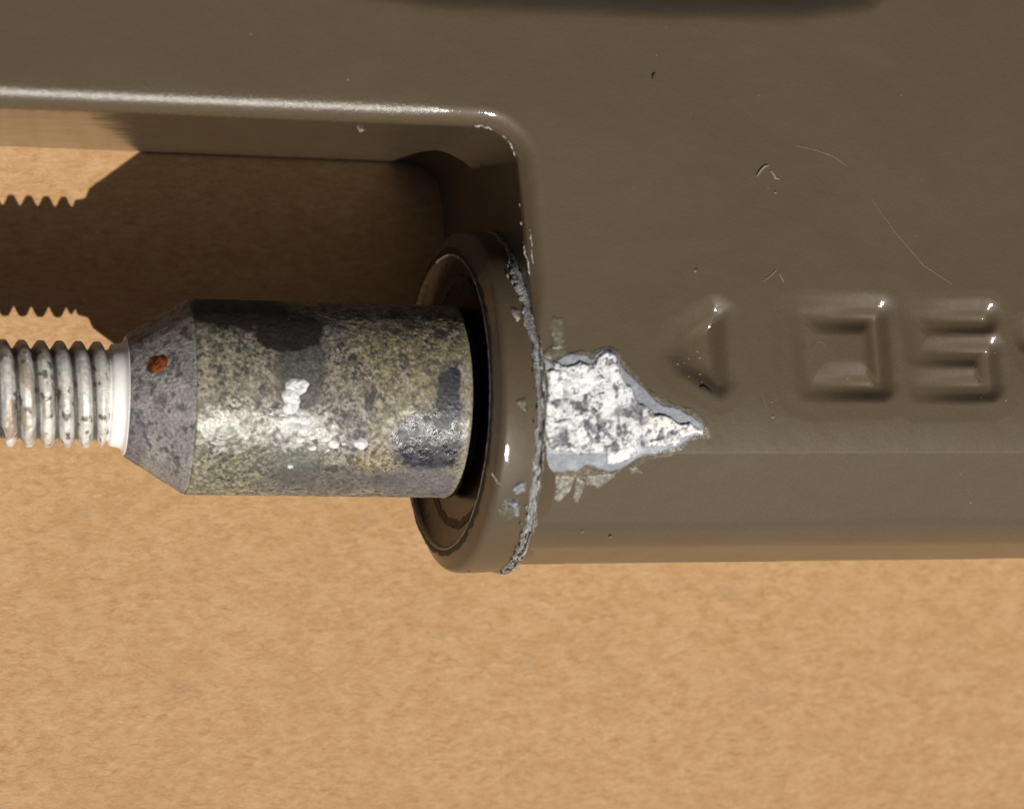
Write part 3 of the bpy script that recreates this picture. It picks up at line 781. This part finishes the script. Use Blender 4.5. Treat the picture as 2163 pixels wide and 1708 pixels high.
def ray_body(px, py):
    d = ray(px, py); d = d/np.linalg.norm(d)
    t0 = (800-CC[2])/d[2]; t = t0
    for _ in range(60):
        p = CC + d*t; q = float(body(np.array([p[0]]), np.array([p[1]]), np.array([p[2]]))[0])
        if q < .2: break
        t += max(.3, q*.6)
    return CC + d*t
M_EDGE = mat_plain('bare_edge_flake', (.42, .41, .39), .35, .2, .3, .25, 2.0)
def sliver(pts, r):
    c = [ray_body(a + random.uniform(-1, 1), b + random.uniform(-1, 1)) for a, b in pts]
    cc = []
    for a, b in zip(c[:-1], c[1:]): cc += [a + (b-a)*t + np.array([random.gauss(0, .9), random.gauss(0, .9), random.gauss(.4, .6)]) for t in (0, .33, .66)]
    cc.append(c[-1]); n = len(cc); vs = []
    for i_, q in enumerate(cc):
        t = cc[min(i_+1, n-1)] - cc[max(i_-1, 0)]; t = t/(np.linalg.norm(t)+1e-9)
        s1 = np.cross(t, [0, 0, 1.]); s1 /= np.linalg.norm(s1)+1e-9; s2 = np.cross(s1, t)
        k = r*random.uniform(.35, 1.0)*(.2+.8*math.sin(math.pi*(i_+.5)/n))
        for j_ in range(5):
            a = 2*math.pi*j_/5; vs.append(q + s1*k*math.cos(a) + s2*k*.6*math.sin(a))
    return np.array(vs), grid_faces(n, 5, True)
ed = [sliver(p_, r) for p_, r in [([(1004, 265), (1014, 266), (1022, 268)], 2.6), ([(1023, 268), (1031, 270), (1040, 275)], 4.0), ([(1062, 287), (1068, 292)], 2.4), ([(1074, 299), (1080, 307), (1083, 316)], 2.8), ([(1085, 321), (1088, 330)], 1.6),
      ([(752, 264), (756, 270), (762, 275), (770, 276)], 3.2), ([(757, 274), (764, 277)], 3.4), ([(1097, 428), (1098, 438)], 1.5), ([(1101, 468), (1102, 476)], 1.4), ([(1119, 488), (1121, 503), (1123, 520)], 2.0), ([(1106, 512), (1109, 530), (1114, 548)], 2.2), ([(1123, 528), (1124, 548), (1127, 566)], 2.2), ([(1114, 545), (1117, 560), (1120, 580)], 2.6)]]
v, f = join(ed); mk('edge_flakes', v, f, M_EDGE, bracket, kind='stuff', smooth=False)
dk = []
for px, py, r in [(990, 1203, 4), (984, 1205, 3), (1290, 1131, 3.2), (1230, 1121, 2), (1470, 568, 2.4), (1637, 404, 1.8)]:
    dk.append(blob_mesh(ray_body(px, py) if px > 1100 else cyl_hit(px, py, 340), r, (1.3, .8, .6)))
v, f = join(dk); mk('dirt_specks', v, f, M_DARK, bracket, kind='stuff')
sp = []
M_DUST = mat_plain('pale_dust', (.22, .19, .15), .7, 0, .3, .3, 2.0)
for i in range(90):
    px = random.uniform(0, 2150); py = random.uniform(40, 1130)
    if px < 1180 and py > 170: continue
    if 1140 < px < 1510 and 720 < py < 1080: continue
    sp.append(blob_mesh(on_body(px, py), random.choice([.6, .7, .8, .9, 1.2])))
for (px, py, r) in [(1473, 742, 2.2), (1478, 755, 2.6), (1455, 757, 1.8), (1431, 768, 2.4), (1445, 766, 1.8), (1478, 790, 2.2), (1455, 795, 1.8), (1483, 806, 1.8), (1468, 572, 3), (1637, 407, 2.6), (1628, 362, 2), (1632, 880, 3.5), (1630, 848, 2), (2125, 845, 2), (2050, 1060, 3), (1790, 800, 2), (2112, 720, 2), (2100, 745, 2), (735, 168, 2.5), (530, 72, 2), (1290, 1133, 2.5), (1230, 1122, 2.5)]:
    sp.append(blob_mesh(on_body(px, py), r))
v, f = join(sp)
mk('dust_specks', v, f, M_DUST, bracket, kind='stuff')
mk('paint_scratch', *strand([(1598, 372), (1606, 360), (1614, 352), (1622, 350)], 3.2), M_DUST, bracket)
mk('paint_scratch', *strand([(1628, 361), (1634, 370), (1638, 377), (1646, 378)], 2.6), M_DUST, bracket)
mk('paint_scratch', *strand([(1612, 594), (1630, 580), (1640, 570)], 1.4), M_DUST, bracket)
mk('paint_scratch', *strand([(1646, 578), (1652, 590), (1655, 597)], 1.6), M_DUST, bracket)
M_HAIRLINE = mat_plain('hairline_scratch', (.15, .118, .08), .4, 0, .2, .2, 1.0)
for pts in ([(1680, 308), (1720, 316), (1760, 330), (1790, 352)], [(1840, 420), (1890, 490), (1950, 560), (2010, 600)], [(1330, 90), (1332, 78), (1330, 66)], [(1880, 1025), (1886, 1018), (1893, 1015)], [(1715, 735), (1725, 722), (1738, 722), (1748, 740)], [(1608, 830), (1616, 850), (1620, 868)]):
    mk('paint_scratch', *strand(pts, .8), M_HAIRLINE, bracket)
mk('dark_hair', *strand([(1379, 168), (1378, 162), (1380, 157), (1383, 154)], 2.4), M_DARK, bracket)
mk('dark_hair', *strand([(1477, 818), (1486, 817), (1496, 824), (1504, 831)], 2.8), M_DARK, bracket)
